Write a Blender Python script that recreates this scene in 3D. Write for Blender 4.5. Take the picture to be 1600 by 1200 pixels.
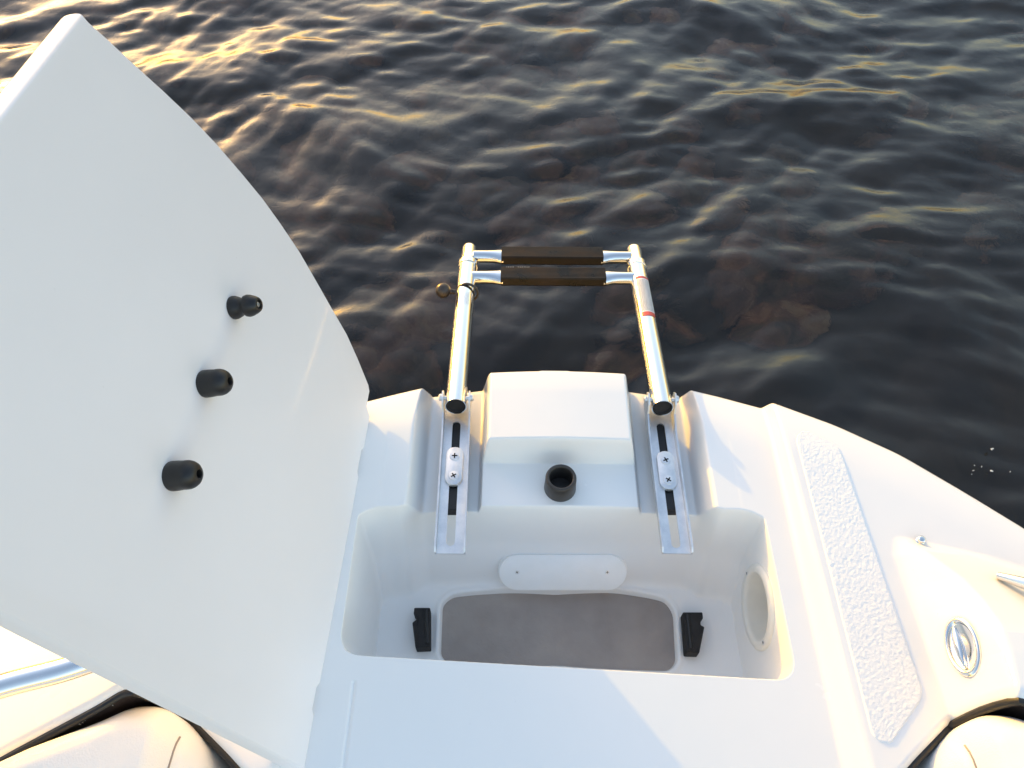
import bpy, bmesh, math, random
import numpy as np
from mathutils import Vector, Matrix, noise

scene = bpy.context.scene
for o in list(bpy.data.objects):
    bpy.data.objects.remove(o, do_unlink=True)
R = math.radians
random.seed(7)
rng = np.random.default_rng(11)

# ------------------------------------------------------------------ camera
PITCH = R(54.0); FPX = 1200.0
YAW = math.atan(20 * math.cos(PITCH) / FPX)
CAM = Vector((-0.065, 0.0, 0.97))
cam_data = bpy.data.cameras.new('camera')
cam = bpy.data.objects.new('camera', cam_data)
scene.collection.objects.link(cam)
cam.location = CAM
cam.rotation_euler = (math.pi / 2 - PITCH, 0, YAW)
cam_data.sensor_width = 36.0
cam_data.lens = 36.0 * FPX / 1600.0
cam_data.clip_start = 0.02
cam_data.clip_end = 2000
scene.camera = cam

# ------------------------------------------------------------------ light
SUN_EL = R(9.0); SUN_AZ = R(39.0)          # azimuth measured from +Y towards -X
world = bpy.data.worlds.new('World'); scene.world = world
world.use_nodes = True
wn = world.node_tree; wn.nodes.clear()
sky = wn.nodes.new('ShaderNodeTexSky'); sky.sky_type = 'NISHITA'
sky.sun_disc = False
sky.sun_elevation = SUN_EL
sky.sun_rotation = -SUN_AZ
sky.air_density = 1.6; sky.dust_density = 1.8; sky.ozone_density = 1.4
bg = wn.nodes.new('ShaderNodeBackground'); bg.inputs['Strength'].default_value = 0.15
wo = wn.nodes.new('ShaderNodeOutputWorld')
tint = wn.nodes.new('ShaderNodeMix'); tint.data_type = 'RGBA'; tint.blend_type = 'MULTIPLY'
tint.inputs[0].default_value = 1.0; tint.inputs[7].default_value = (1.05, .99, 1.11, 1)     # white-balance tint over the whole sky
wn.links.new(sky.outputs[0], tint.inputs[6]); wn.links.new(tint.outputs[2], bg.inputs['Color']); wn.links.new(bg.outputs[0], wo.inputs[0])

sun_data = bpy.data.lights.new('sun', 'SUN')
sun_data.energy = 1.1; sun_data.angle = R(0.55); sun_data.color = (1.0, .60, .05)
sun = bpy.data.objects.new('sun', sun_data); scene.collection.objects.link(sun)
sdir = Vector((-math.sin(SUN_AZ) * math.cos(SUN_EL), math.cos(SUN_AZ) * math.cos(SUN_EL), math.sin(SUN_EL)))
sun.rotation_euler = sdir.to_track_quat('Z', 'Y').to_euler()
sun.location = (0, 0, 5)

scene.view_settings.view_transform = 'Standard'
scene.view_settings.look = 'None'
scene.view_settings.exposure = 1.88
scene.view_settings.gamma = 1.0
scene.view_settings.use_curve_mapping = False

# ------------------------------------------------------------------ pixel -> world helpers
_cp, _sp, _cy, _sy = math.cos(PITCH), math.sin(PITCH), math.cos(YAW), math.sin(YAW)
def ray(px, py):
    u = px - 800; v = 600 - py
    fw = FPX * _cp + v * _sp; up = v * _cp - FPX * _sp
    return Vector((u * _cy - fw * _sy, u * _sy + fw * _cy, up))
def at(px, py, z):
    r = ray(px, py); t = (z - CAM.z) / r.z
    return CAM + r * t
def onplane(px, py, p0, n):
    r = ray(px, py); t = n.dot(p0 - CAM) / n.dot(r)
    return CAM + r * t

# ------------------------------------------------------------------ materials
def mat(name, color=(.8, .8, .8), rough=.5, metal=0.0, coat=0.0, spec=.5):
    m = bpy.data.materials.new(name); m.use_nodes = True
    b = m.node_tree.nodes['Principled BSDF']
    b.inputs['Base Color'].default_value = (*color, 1)
    b.inputs['Roughness'].default_value = rough
    b.inputs['Metallic'].default_value = metal
    b.inputs['Coat Weight'].default_value = coat
    b.inputs['Coat Roughness'].default_value = .06
    b.inputs['Specular IOR Level'].default_value = spec
    return m, m.node_tree, b
def add_noise(nt, scale, detail=4, rough=.55, vec=None, dist=0.0):
    t = nt.nodes.new('ShaderNodeTexNoise')
    t.inputs['Scale'].default_value = scale; t.inputs['Detail'].default_value = detail
    t.inputs['Roughness'].default_value = rough; t.inputs['Distortion'].default_value = dist
    if vec is None:
        tc = nt.nodes.new('ShaderNodeTexCoord'); vec = tc.outputs['Object']
    nt.links.new(vec, t.inputs['Vector'])
    return t
def ramp(nt, src, stops):
    r = nt.nodes.new('ShaderNodeValToRGB')
    e = r.color_ramp.elements
    while len(e) < len(stops): e.new(0.5)
    for i, (p, c) in enumerate(stops):
        e[i].position = p; e[i].color = (*c, 1) if len(c) == 3 else c
    nt.links.new(src, r.inputs[0]); return r
def bump(nt, b, src, strength, dist, prev=None):
    n = nt.nodes.new('ShaderNodeBump'); n.inputs['Strength'].default_value = strength
    n.inputs['Distance'].default_value = dist
    nt.links.new(src, n.inputs['Height'])
    if prev: nt.links.new(prev.outputs[0], n.inputs['Normal'])
    nt.links.new(n.outputs[0], b.inputs['Normal']); return n
def vary(nt, b, scale, c0, c1, r0=None, r1=None, lo=.35, hi=.65, detail=5):
    t = add_noise(nt, scale, detail)
    r = ramp(nt, t.outputs[0], [(lo, c0), (hi, c1)])
    nt.links.new(r.outputs[0], b.inputs['Base Color'])
    if r0 is not None:
        q = ramp(nt, t.outputs[0], [(lo, (r0,) * 3), (hi, (r1,) * 3)])
        nt.links.new(q.outputs[0], b.inputs['Roughness'])
    return t

def gelcoat(name, c, r0=.17, r1=.30, wav=.12, coat=.3):
    m, nt, b = mat(name, c, .22, 0, coat)
    t = add_noise(nt, 3.0, 6, .6)
    r = ramp(nt, t.outputs[0], [(.3, tuple(k * .965 for k in c)), (.7, c)])
    # sparse specks of grime
    s = add_noise(nt, 420, 2, .5)
    sr = ramp(nt, s.outputs[0], [(.77, (1, 1, 1)), (.82, (.72, .70, .66))])
    mx = nt.nodes.new('ShaderNodeMix'); mx.data_type = 'RGBA'; mx.blend_type = 'MULTIPLY'
    mx.inputs[0].default_value = 1
    nt.links.new(r.outputs[0], mx.inputs[6]); nt.links.new(sr.outputs[0], mx.inputs[7])
    nt.links.new(mx.outputs[2], b.inputs['Base Color'])
    q = ramp(nt, t.outputs[0], [(.3, (r0,) * 3), (.7, (r1,) * 3)])
    nt.links.new(q.outputs[0], b.inputs['Roughness'])
    w = add_noise(nt, 14, 2, .4)
    if wav > 0: bump(nt, b, w.outputs[0], wav, .004)
    return m
M_GEL = gelcoat('white_gelcoat', (.86, .85, .83), coat=.1)
M_LID = gelcoat('lid_gelcoat', (.89, .87, .885), .58, .72, 0, .04)
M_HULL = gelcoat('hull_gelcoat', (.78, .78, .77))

M_PAD, nt, b = mat('non_slip_pad', (.85, .84, .82), .5, 0, .1)
t = add_noise(nt, 190, 3, .6); bump(nt, b, t.outputs[0], .7, .0015)

M_PLASTIC, nt, b = mat('white_plastic', (.82, .82, .80), .35)
vary(nt, b, 30, (.86, .86, .84), (.89, .89, .88), .3, .42)
M_CREAM, nt, b = mat('cream_plastic', (.76, .74, .68), .4)
vary(nt, b, 30, (.74, .72, .66), (.78, .76, .70), .35, .5)

M_CHROME, nt, b = mat('polished_steel', (.80, .79, .77), .09, 1)
t = add_noise(nt, 60, 4, .6)
q = ramp(nt, t.outputs[0], [(.3, (.07,) * 3), (.75, (.2,) * 3)]); nt.links.new(q.outputs[0], b.inputs['Roughness'])
M_STEEL, nt, b = mat('brushed_steel', (.66, .67, .68), .3, 1)
t = add_noise(nt, 45, 6, .7)
q = ramp(nt, t.outputs[0], [(.3, (.38,) * 3), (.75, (.55,) * 3)]); nt.links.new(q.outputs[0], b.inputs['Roughness'])
c = ramp(nt, t.outputs[0], [(.35, (.68, .69, .70)), (.6, (.80, .805, .81))]); nt.links.new(c.outputs[0], b.inputs['Base Color'])
bump(nt, b, t.outputs[0], .1, .001)

M_RUBBER, nt, b = mat('black_rubber', (.010, .010, .010), .42)
vary(nt, b, 80, (.006, .0055, .0055), (.013, .012, .012), .35, .55)
M_DARKRUB, nt, b = mat('dark_socket_rubber', (.035, .032, .03), .4)
vary(nt, b, 60, (.025, .022, .02), (.045, .04, .036), .33, .5)
M_BLACK, nt, b = mat('matt_black', (.010, .009, .009), .7)
vary(nt, b, 90, (.007, .006, .006), (.016, .014, .014))
M_TREAD, nt, b = mat('ribbed_tread', (.03, .022, .018), .33, spec=.2)
vary(nt, b, 22, (.006, .005, .0045), (.030, .018, .012), .25, .5)
M_BRONZE, nt, b = mat('dark_bronze_rubber', (.06, .045, .035), .3, .3)
vary(nt, b, 70, (.045, .032, .024), (.08, .06, .045), .22, .4)
M_RED, nt, b = mat('red_print', (.55, .05, .04), .4); vary(nt, b, 200, (.45, .04, .03), (.6, .08, .06))
M_STICK, nt, b = mat('sticker_white', (.72, .70, .66), .4); vary(nt, b, 60, (.80, .79, .76), (.85, .84, .82))
M_PRINT, nt, b = mat('grey_print', (.16, .15, .15), .5); vary(nt, b, 300, (.10, .10, .10), (.30, .29, .28))

M_MAT, nt, b = mat('brown_locker_bottom', (.16, .14, .125), .38, 0, .1)
tc = nt.nodes.new('ShaderNodeTexCoord')
vary(nt, b, 8, (.26, .22, .195), (.36, .31, .275), .34, .52)
t1 = add_noise(nt, 130, 5, .65, dist=.6); n1 = bump(nt, b, t1.outputs[0], .5, .0016)
t2 = add_noise(nt, 22, 3, .5); bump(nt, b, t2.outputs[0], .35, .006, n1)

def vinyl(name, c0, c1):
    m, nt, b = mat(name, c0, .42, 0, .1)
    vary(nt, b, 6, c0, c1, .38, .5)
    v = nt.nodes.new('ShaderNodeTexVoronoi'); v.inputs['Scale'].default_value = 520
    tc = nt.nodes.new('ShaderNodeTexCoord'); nt.links.new(tc.outputs['Object'], v.inputs['Vector'])
    n1 = bump(nt, b, v.outputs['Distance'], .22, .0008)
    t = add_noise(nt, 9, 3, .5); bump(nt, b, t.outputs[0], .3, .01, n1)
    return m
M_VINYL = vinyl('white_vinyl', (.80, .80, .80), (.84, .84, .84))
M_PIPE = vinyl('grey_piping', (.25, .22, .21), (.32, .29, .28))
M_COCK = vinyl('cockpit_liner', (.028, .020, .018), (.045, .034, .030))  # near-black colour also carries the shade of the cushion gap

# ------------------------------------------------------------------ object helpers
COL = scene.collection
def link_mesh(name, me, m=None, parent=None):
    o = bpy.data.objects.new(name, me); COL.objects.link(o)
    if m is not None:
        for k in (m if isinstance(m, (list, tuple)) else [m]): me.materials.append(k)
    if parent is not None: o.parent = parent
    return o
def from_bm(name, bm, m, parent=None, smooth=True, angle=35):
    bmesh.ops.recalc_face_normals(bm, faces=bm.faces[:])
    me = bpy.data.meshes.new(name); bm.to_mesh(me); bm.free()
    if smooth:
        for p in me.polygons: p.use_smooth = True
        try: me.set_sharp_from_angle(angle=R(angle))
        except Exception: pass
    return link_mesh(name, me, m, parent)
def empty(name, loc=(0, 0, 0), parent=None):
    o = bpy.data.objects.new(name, None); COL.objects.link(o); o.location = loc
    o.empty_display_size = .05
    if parent: o.parent = parent
    return o
def tag(o, label=None, cat=None, group=None, kind=None):
    if label: o['label'] = label
    if cat: o['category'] = cat
    if group: o['group'] = group
    if kind: o['kind'] = kind
    return o
def basis(axis, hint=Vector((1, 0, 0))):
    w = Vector(axis).normalized(); u = (hint - w * hint.dot(w))
    if u.length < 1e-4: u = Vector((0, 1, 0)) - w * w.y
    u.normalize(); v = w.cross(u)
    return u, v, w
def lathe(bm, base, axis, prof, n=32, hint=Vector((1, 0, 0)), sx=1.0, sy=1.0, mi=0):
    """prof = [(radius, height)...]; radius 0 closes with a point"""
    u, v, w = basis(axis, hint); base = Vector(base); rings = []
    for (r, h) in prof:
        if r < 1e-6: rings.append([bm.verts.new(base + w * h)])
        else: rings.append([bm.verts.new(base + w * h + u * (r * sx * math.cos(2 * math.pi * i / n)) + v * (r * sy * math.sin(2 * math.pi * i / n))) for i in range(n)])
    for a, c in zip(rings, rings[1:]):
        for i in range(n):
            j = (i + 1) % n
            if len(a) == 1 and len(c) == 1: continue
            if len(a) == 1: f = bm.faces.new((a[0], c[i], c[j]))
            elif len(c) == 1: f = bm.faces.new((a[i], a[j], c[0]))
            else: f = bm.faces.new((a[i], a[j], c[j], c[i]))
            f.material_index = mi
    return rings
def sweep(bm, pts, rad, n=20, caps=True, hint=Vector((0, 0, 1)), sx=1.0):
    pts = [Vector(p) for p in pts]; rings = []
    for i, p in enumerate(pts):
        d = (pts[min(i + 1, len(pts) - 1)] - pts[max(i - 1, 0)]).normalized()
        u, v, w = basis(d, hint)
        r = rad[i] if isinstance(rad, (list, tuple)) else rad
        ru, rv = r if isinstance(r, (list, tuple)) else (r * sx, r)
        rings.append([bm.verts.new(p + u * (ru * math.cos(2 * math.pi * k / n)) + v * (rv * math.sin(2 * math.pi * k / n))) for k in range(n)])
    for a, c in zip(rings, rings[1:]):
        for i in range(n):
            j = (i + 1) % n; bm.faces.new((a[i], a[j], c[j], c[i]))
    if caps:
        bm.faces.new(rings[0][::-1]); bm.faces.new(rings[-1])
    return rings
def frame_pt(o, u, v, w, a, b, c): return o + u * a + v * b + w * c
def prism(bm, poly, o, u, v, w, h0, h1, bev=0.0):
    """polygon in (u,v) extruded along w from h0 to h1 with a small bevel on the h1 side"""
    P = [Vector((p[0], p[1])) for p in poly]; n = len(P)
    cen = sum(P, Vector((0, 0))) / n
    def ring(h, ins):
        out = []
        for i, p in enumerate(P):
            a = P[i - 1]; c = P[(i + 1) % n]
            e1 = (p - a).normalized(); e2 = (c - p).normalized()
            nn = Vector((-(e1.y + e2.y), e1.x + e2.x))
            if nn.length > 1e-9: nn.normalize()
            if area < 0: nn = -nn
            q = p + nn * ins
            out.append(bm.verts.new(o + u * q.x + v * q.y + w * h))
        return out
    area = sum(P[i].x * P[(i + 1) % n].y - P[(i + 1) % n].x * P[i].y for i in range(n))
    rs = [ring(h0, 0), ring(h1 - bev, 0)] + ([ring(h1 - bev * .3, bev * .3), ring(h1, bev)] if bev > 0 else [])
    if bev == 0: rs = [ring(h0, 0), ring(h1, 0)]
    for a, c in zip(rs, rs[1:]):
        for i in range(n):
            j = (i + 1) % n; bm.faces.new((a[i], a[j], c[j], c[i]))
    bm.faces.new(rs[0][::-1]); bm.faces.new(rs[-1])
def roundpoly(pts, r, seg=6):
    """round each corner of a polygon"""
    out = []; n = len(pts)
    for i in range(n):
        p = Vector(pts[i]); a = Vector(pts[i - 1]); c = Vector(pts[(i + 1) % n])
        rr = r[i] if isinstance(r, (list, tuple)) else r
        d1 = (a - p); d2 = (c - p); l1 = d1.length; l2 = d2.length
        if rr <= 0: out.append(tuple(p)); continue
        t = min(rr, l1 * .45, l2 * .45); d1.normalize(); d2.normalize()
        s = p + d1 * t; e = p + d2 * t
        for k in range(seg + 1):
            q = k / seg
            out.append(tuple(s * (1 - q) ** 2 + p * 2 * q * (1 - q) + e * q ** 2))
    return out
def stadium(w, h, n=10):
    r = w / 2; pts = []
    for k in range(n + 1):
        a = math.pi * k / n; pts.append((r * math.cos(a), (h / 2 - r) + r * math.sin(a)))
    for k in range(n + 1):
        a = math.pi + math.pi * k / n; pts.append((r * math.cos(a), -(h / 2 - r) + r * math.sin(a)))
    return pts
def grid_mesh(name, X, Y, Z, N=None, keep=None):
    ny, nx = X.shape
    co = np.stack([X, Y, Z], -1).reshape(-1, 3)
    idx = np.arange(ny * nx).reshape(ny, nx)
    q = np.stack([idx[:-1, :-1], idx[:-1, 1:], idx[1:, 1:], idx[1:, :-1]], -1).reshape(-1, 4)
    if keep is not None: q = q[keep.reshape(-1)]
    used, inv = np.unique(q.reshape(-1), return_inverse=True)
    co = co[used]; q = inv.astype(np.int32)
    me = bpy.data.meshes.new(name)
    me.vertices.add(len(co)); me.vertices.foreach_set('co', co.astype(np.float32).ravel())
    nf = len(q) // 4
    me.loops.add(nf * 4); me.loops.foreach_set('vertex_index', q)
    me.polygons.add(nf); me.polygons.foreach_set('loop_start', np.arange(nf, dtype=np.int32) * 4)
    me.polygons.foreach_set('loop_total', np.full(nf, 4, np.int32))
    me.update(calc_edges=True)
    me.polygons.foreach_set('use_smooth', np.ones(nf, bool))
    if N is not None:
        me.normals_split_custom_set_from_vertices(N.reshape(-1, 3)[used].tolist())
    return me
def grid_normals(X, Y, Z):
    P = np.stack([X, Y, Z], -1)
    du = np.gradient(P, axis=1); dv = np.gradient(P, axis=0)
    n = np.cross(du, dv); n /= np.linalg.norm(n, axis=-1, keepdims=True) + 1e-12
    return n

# ------------------------------------------------------------------ setting: water and the bottom under it
WATER_Z = -0.78
def spaced(a, b, step): return list(np.arange(a, b, step))
def stretch(a, b, s0, g=1.12):
    out = [a]; s = s0; sg = 1 if b > a else -1
    while (b - out[-1]) * sg > s: out.append(out[-1] + sg * s); s *= g
    out.append(b); return out[1:]
xs = stretch(-3.4, -140, .02)[::-1] + spaced(-3.4, 3.4, .0145) + [3.4] + stretch(3.4, 140, .02)
ys = stretch(.3, -60, .03)[::-1] + spaced(.3, 5.4, .0145) + [5.4] + stretch(5.4, 220, .02)
X, Y = np.meshgrid(np.array(xs), np.array(ys))
def wave(X, Y):
    r2 = np.random.default_rng(5)
    wx = .05 * np.sin(2.3 * X + 1.1 * Y + .4) + .04 * np.sin(1.3 * Y - 3.1 * X + 2) + .03 * np.sin(5.1 * X + 4.3 * Y)
    wy = .05 * np.sin(2.9 * Y - 1.7 * X + 1.4) + .04 * np.sin(3.7 * X + .9 * Y) + .025 * np.sin(5.9 * Y - 3.3 * X)
    U = X + wx; V = Y + wy; Z = np.zeros_like(X)
    dist = np.hypot(X, Y)
    for i in range(72):
        lam = .075 * (13.0) ** (r2.random() ** .90)
        th = R(100) + r2.normal(0, .50)
        k = 2 * math.pi / lam
        a = .0036 * lam ** .90 * (0.7 + .6 * r2.random())
        fade = np.clip(1.25 - dist * .012 / lam, 0, 1)
        ph = k * (math.cos(th) * U + math.sin(th) * V) + r2.random() * 6.283
        s = np.sin(ph)
        Z += a * (s + .22 * np.sin(2 * ph + 1.57)) * fade
    return Z * WAVE_AMP
WAVE_AMP = 1.0
Zw = WATER_Z + wave(X, Y)
me = grid_mesh('water', X, Y, Zw)
M_WATER = bpy.data.materials.new('lake_water'); M_WATER.use_nodes = True
nt = M_WATER.node_tree; b = nt.nodes['Principled BSDF']
b.inputs['Base Color'].default_value = (.34, .31, .25, 1)
b.inputs['Roughness'].default_value = .10
b.inputs['IOR'].default_value = 1.43
b.inputs['Transmission Weight'].default_value = 1.0
t = add_noise(nt, 8, 2, .45, dist=.3); n1 = bump(nt, b, t.outputs[0], .14, .02)
t = add_noise(nt, 26, 4, .6, dist=.5); bump(nt, b, t.outputs[0], .16, .008, n1)
# suspended matter: a faint olive veil just under the surface
df = nt.nodes.new('ShaderNodeBsdfDiffuse'); df.inputs[0].default_value = (.16, .13, .085, 1)
ms = nt.nodes.new('ShaderNodeMixShader'); ms.inputs[0].default_value = .03
nt.links.new(b.outputs[0], ms.inputs[1]); nt.links.new(df.outputs[0], ms.inputs[2])
nt.links.new(ms.outputs[0], nt.nodes['Material Output'].inputs[0])
water = link_mesh('water', me, M_WATER); tag(water, kind='structure')

xs = np.linspace(-12, 12, 160); ys = np.linspace(-6, 18, 160)
xs = np.concatenate([[-140, -60, -25], xs, [25, 60, 140]]); ys = np.concatenate([[-60, -20], ys, [30, 80, 220]])
X, Y = np.meshgrid(xs, ys)
def seabed_z(X, Y):
    return -1.35 - .16 * np.clip(X + 1.0, -3, 6) - .10 * np.clip(1.2 - Y, -3, 3) + .05 * np.sin(2.1 * X + .7 * Y) * np.cos(1.7 * Y)
me = grid_mesh('lake_bed', X, Y, seabed_z(X, Y))
M_BED, nt, b = mat('lake_bed_mud', (.06, .05, .035), .9)
vary(nt, b, 3.0, (.014, .012, .009), (.055, .046, .032), detail=8)
tag(link_mesh('lake_bed', me, M_BED), kind='structure')
# rounded stones lying on the bottom (a jumble nobody could count through the ripples)
bm = bmesh.new()
M_STONE, nt, b = mat('wet_stone', (.2, .15, .1), .8)
tc = nt.nodes.new('ShaderNodeTexCoord')
sx = add_noise(nt, 5.5, 5, .6)
rr = ramp(nt, sx.outputs[0], [(.30, (.03, .024, .017)), (.45, (.10, .08, .05)), (.58, (.22, .12, .085)), (.72, (.42, .31, .20))])
nn = add_noise(nt, 18, 5)
mx = nt.nodes.new('ShaderNodeMix'); mx.data_type = 'RGBA'; mx.blend_type = 'MULTIPLY'; mx.inputs[0].default_value = .8
nr = ramp(nt, nn.outputs[0], [(.3, (.35, .35, .35)), (.7, (1, 1, 1))])
nt.links.new(rr.outputs[0], mx.inputs[6]); nt.links.new(nr.outputs[0], mx.inputs[7]); nt.links.new(mx.outputs[2], b.inputs['Base Color'])
for i in range(260):
    if i < 170: x = rng.uniform(-2.6, 1.2); y = rng.uniform(1.0, 3.6)
    else: x = rng.uniform(-2.5, 2.6); y = rng.uniform(1.2, 5.0)
    if x > .35 and y < 1.9: x -= 1.6
    s = rng.uniform(.04, .13) * (1.5 if rng.random() < .15 else 1)
    zz = float(seabed_z(np.array(x), np.array(y)))
    mtx = Matrix.Translation((x, y, zz + s * .15)) @ Matrix.Rotation(rng.uniform(0, 6.3), 4, 'Z') @ Matrix.Diagonal((s * rng.uniform(.8, 1.5), s, s * rng.uniform(.4, .7), 1))
    r_ = bmesh.ops.create_icosphere(bm, subdivisions=3, radius=1, matrix=mtx)
    for vv in r_['verts']:
        vv.co += Vector(noise.noise_vector(vv.co * 9)) * s * .35
st = from_bm('lake_bed_stones', bm, M_STONE, angle=80)
tag(st, 'brown and olive stones seen dimly through the rippled water', kind='stuff')
# a few floating specks of foam by the right side of the bow
bm = bmesh.new()
for (px, py, r_) in ((1550, 702, .0042), (1549, 735, .0045), (1521, 735, .0022), (1534, 729, .0018), (1523, 727, .0018), (1578, 737, .0018), (1519, 741, .0015)):
    p = at(px, py, WATER_Z + .012)
    for k in range(3):
        q = p + Vector((rng.normal(0, r_ * .5), rng.normal(0, r_ * .5), 0))
        mtx = Matrix.Translation(q) @ Matrix.Diagonal((r_ * rng.uniform(.4, .8), r_ * .6, r_ * .25, 1))
        bmesh.ops.create_icosphere(bm, subdivisions=1, radius=1, matrix=mtx)
M_FOAM, nt, b = mat('foam', (.6, .6, .57), .6)
tag(from_bm('foam_specks', bm, M_FOAM), 'tiny pale foam specks floating on black water right of the bow', kind='stuff')

# ------------------------------------------------------------------ the boat
boat = empty('motorboat', (0, 0, WATER_Z))
BO = Vector((0, 0, WATER_Z))
tag(boat, 'white motorboat bow with its anchor locker open and lid swung to the left', 'boat')
def bpart(o, parent=None):
    """parent a world-space mesh under the boat (or one of its parts) without moving it"""
    o.parent = parent or boat
    root = Vector((0, 0, 0)); q = o.parent
    while q is not None: root += q.location; q = q.parent
    o.location = o.location - root
    return o

def smax(a, b, k): 
    h = np.clip(.5 + .5 * (a - b) / k, 0, 1); return b * (1 - h) + a * h + k * h * (1 - h)
def smin(a, b, k): return -smax(-a, -b, k)
def rampf(x, a, b, r):
    """0 before a, 1 after b, straight between, rounded over r"""
    t = (x - a) / (b - a); k = r / abs(b - a)
    return smin(smax(t, 0 * t, k), 0 * t + 1, k)

GX = np.array([0, .06, .12, .2, .26, .332, .423, .507, .582, .654, .80, .95, 1.05, 1.12, 1.15])
GY = np.array([.752, .750, .746, .731, .713, .689, .646, .595, .533, .470, .325, .13, -.1, -.4, -.95])
_gx = np.linspace(0, 1.15, 2301); _gy = np.interp(_gx, GX, GY)
_k = np.hanning(101); _k /= _k.sum()
_gp = np.concatenate([_gy[50:0:-1], _gy, 2 * _gy[-1] - _gy[-2:-52:-1]])
_gs = np.convolve(_gp, _k, 'valid')
_gs[-120:] = _gy[-120:] * np.linspace(0, 1, 120) + _gs[-120:] * np.linspace(1, 0, 120)
def G(x): return np.interp(np.abs(x), _gx, _gs)

ZSEAT, ZCH, ZSH, ZFL = -.022, -.060, -.047, -.205
CKX = np.array([0, .2, .3, .345, .373, .40, .456, .474, .497, .52, .606, .70, .9, 1.15])
CKY = np.array([.02, .04, .10, .14, .165, .187, .229, .236, .233, .218, .173, .12, -.02, -.2])
_cx = np.linspace(0, 1.15, 1151); _ck = np.interp(_cx, CKX, CKY); _k2 = np.hanning(29); _k2 /= _k2.sum()
_ck = np.convolve(np.concatenate([_ck[14:0:-1], _ck, 2 * _ck[-1] - _ck[-2:-16:-1]]), _k2, 'valid')
def cockpit_edge(x): return np.interp(np.abs(x), _cx, _ck)
OPEN = [(691, 944), (706, 931), (745, 926), (795, 922), (880, 921), (960, 922), (1012, 931), (1040, 938), (1053, 957), (1057, 1034), (1046, 1047), (880, 1043), (702, 1037), (688, 1024)]
OPENW = [(at(px, py, ZFL).x, at(px, py, ZFL).y) for px, py in OPEN]
OPENW = roundpoly([Vector(p) for p in OPENW], .02, 4)
def poly_sd(X, Y, poly):
    """signed distance, positive inside"""
    d = np.full(X.shape, 1e9); inside = np.zeros(X.shape, bool); n = len(poly)
    for i in range(n):
        ax, ay = poly[i]; bx, by = poly[(i + 1) % n]
        ex, ey = bx - ax, by - ay; L = ex * ex + ey * ey
        if L < 1e-14: continue
        t = np.clip(((X - ax) * ex + (Y - ay) * ey) / L, 0, 1)
        d = np.minimum(d, np.hypot(X - ax - t * ex, Y - ay - t * ey))
        c = ((ay > Y) != (by > Y))
        with np.errstate(divide='ignore', invalid='ignore'):
            xi = (bx - ax) * (Y - ay) / (by - ay if abs(by - ay) > 1e-12 else 1e-12) + ax
        inside ^= c & (X < xi)
    return np.where(inside, d, -d)

def deck_base(X, Y):
    ax = np.abs(X)
    # lid seat and the ridge around it
    w = np.interp(Y, [.17, .69], [.019, .010])
    t = (ax - .324) / w
    rid = smin(smax(t, 0 * t, .35), 0 * t + 1, .35)
    z = ZSEAT * (1 - rid)
    # outer deck: coaming facet on each side
    xl = np.interp(Y, [.10, .229, .462], [.462, .456, .447])
    Tb = np.interp(Y, [-.9, .05, .16, .235, .30, .38, .462, .9], [.10, .105, .100, .092, .076, .040, .0, -.02])
    xb = np.interp(Y, [-.9, .16, .235, .275, .31, .345, .38, .43, .462], [.50, .484, .488, .499, .505, .504, .496, .471, .449])
    F = Tb * (ax - xl) / np.maximum(xb - xl, .004)
    T = Tb - .22 * (ax - xb)
    co = smin(F, T, .008)
    co = co - .010 * np.clip((Y - .425) / .037, 0, 1)
    co = np.where(Y > .462, -1.0, co)
    z = np.where(ax > .40, smax(z, co, .006), z)
    # crown of the foredeck towards the gunwale
    g = (G(X) - Y)
    z = z - .012 * np.clip(1 - g / .10, 0, 1) ** 2 * (ax > .0)
    # the two ladder channels
    ch = ZCH + (ZSEAT - ZCH) * rampf(ax, .204, .222, .004)
    ch = np.where(Y > .45, ch, ZSEAT)
    z = np.where((ax < .26) & (Y > .45), smin(z, ch - 0 * z, .001), z)
    ch_back = ZCH - .010 * rampf(Y, .70, .76, .02)
    z = np.where((ax < .205) & (Y > .45), smin(z, ch_back + (ZSEAT - ZCH) * rampf(ax, .204, .222, .004), .002), z)
    # shelf with the socket, then the centre block
    sh = np.minimum(0 * X + ZSH, ZSH + (.1155 - ax) * 4)
    sh = smin(0 * X + ZSH, ZSH + (.116 - ax) * 4, .003)
    z = np.where((Y > .45) & (ax < .14), smax(np.minimum(z, ZCH), sh, .003), z)
    top = 0 * X + .001 + .003 * np.cos(np.clip(X / .105, -1, 1) * math.pi / 2) - .35 * (np.clip(Y - .69, 0, 1)) ** 1.5
    side = (.1075 - ax) * 5.2 - .0
    aft = (Y - .6015) * 4.2
    frt = (.731 - .25 * X * X - Y) * 3.5 + .004
    cap = smin(smin(top, side, .016), smin(aft, frt, .014), .014)
    z = np.where(ax < .14, smax(z, np.where(Y > .5, cap, -1), .004), z)
    # narrow moulding line on the port side, aft of the locker
    z = z - .0022 * np.exp(-((X + .2645) / .0022) ** 2) * (Y < .262)
    # rounded gunwale
    gx = (G(X + .002) - G(X - .002)) / .004
    d = np.maximum(g / np.sqrt(1 + gx * gx), 0); r = .014
    z = z - np.where(d < r, r - np.sqrt(np.maximum(r * r - (r - d) ** 2, 0)), 0)
    return z
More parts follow.
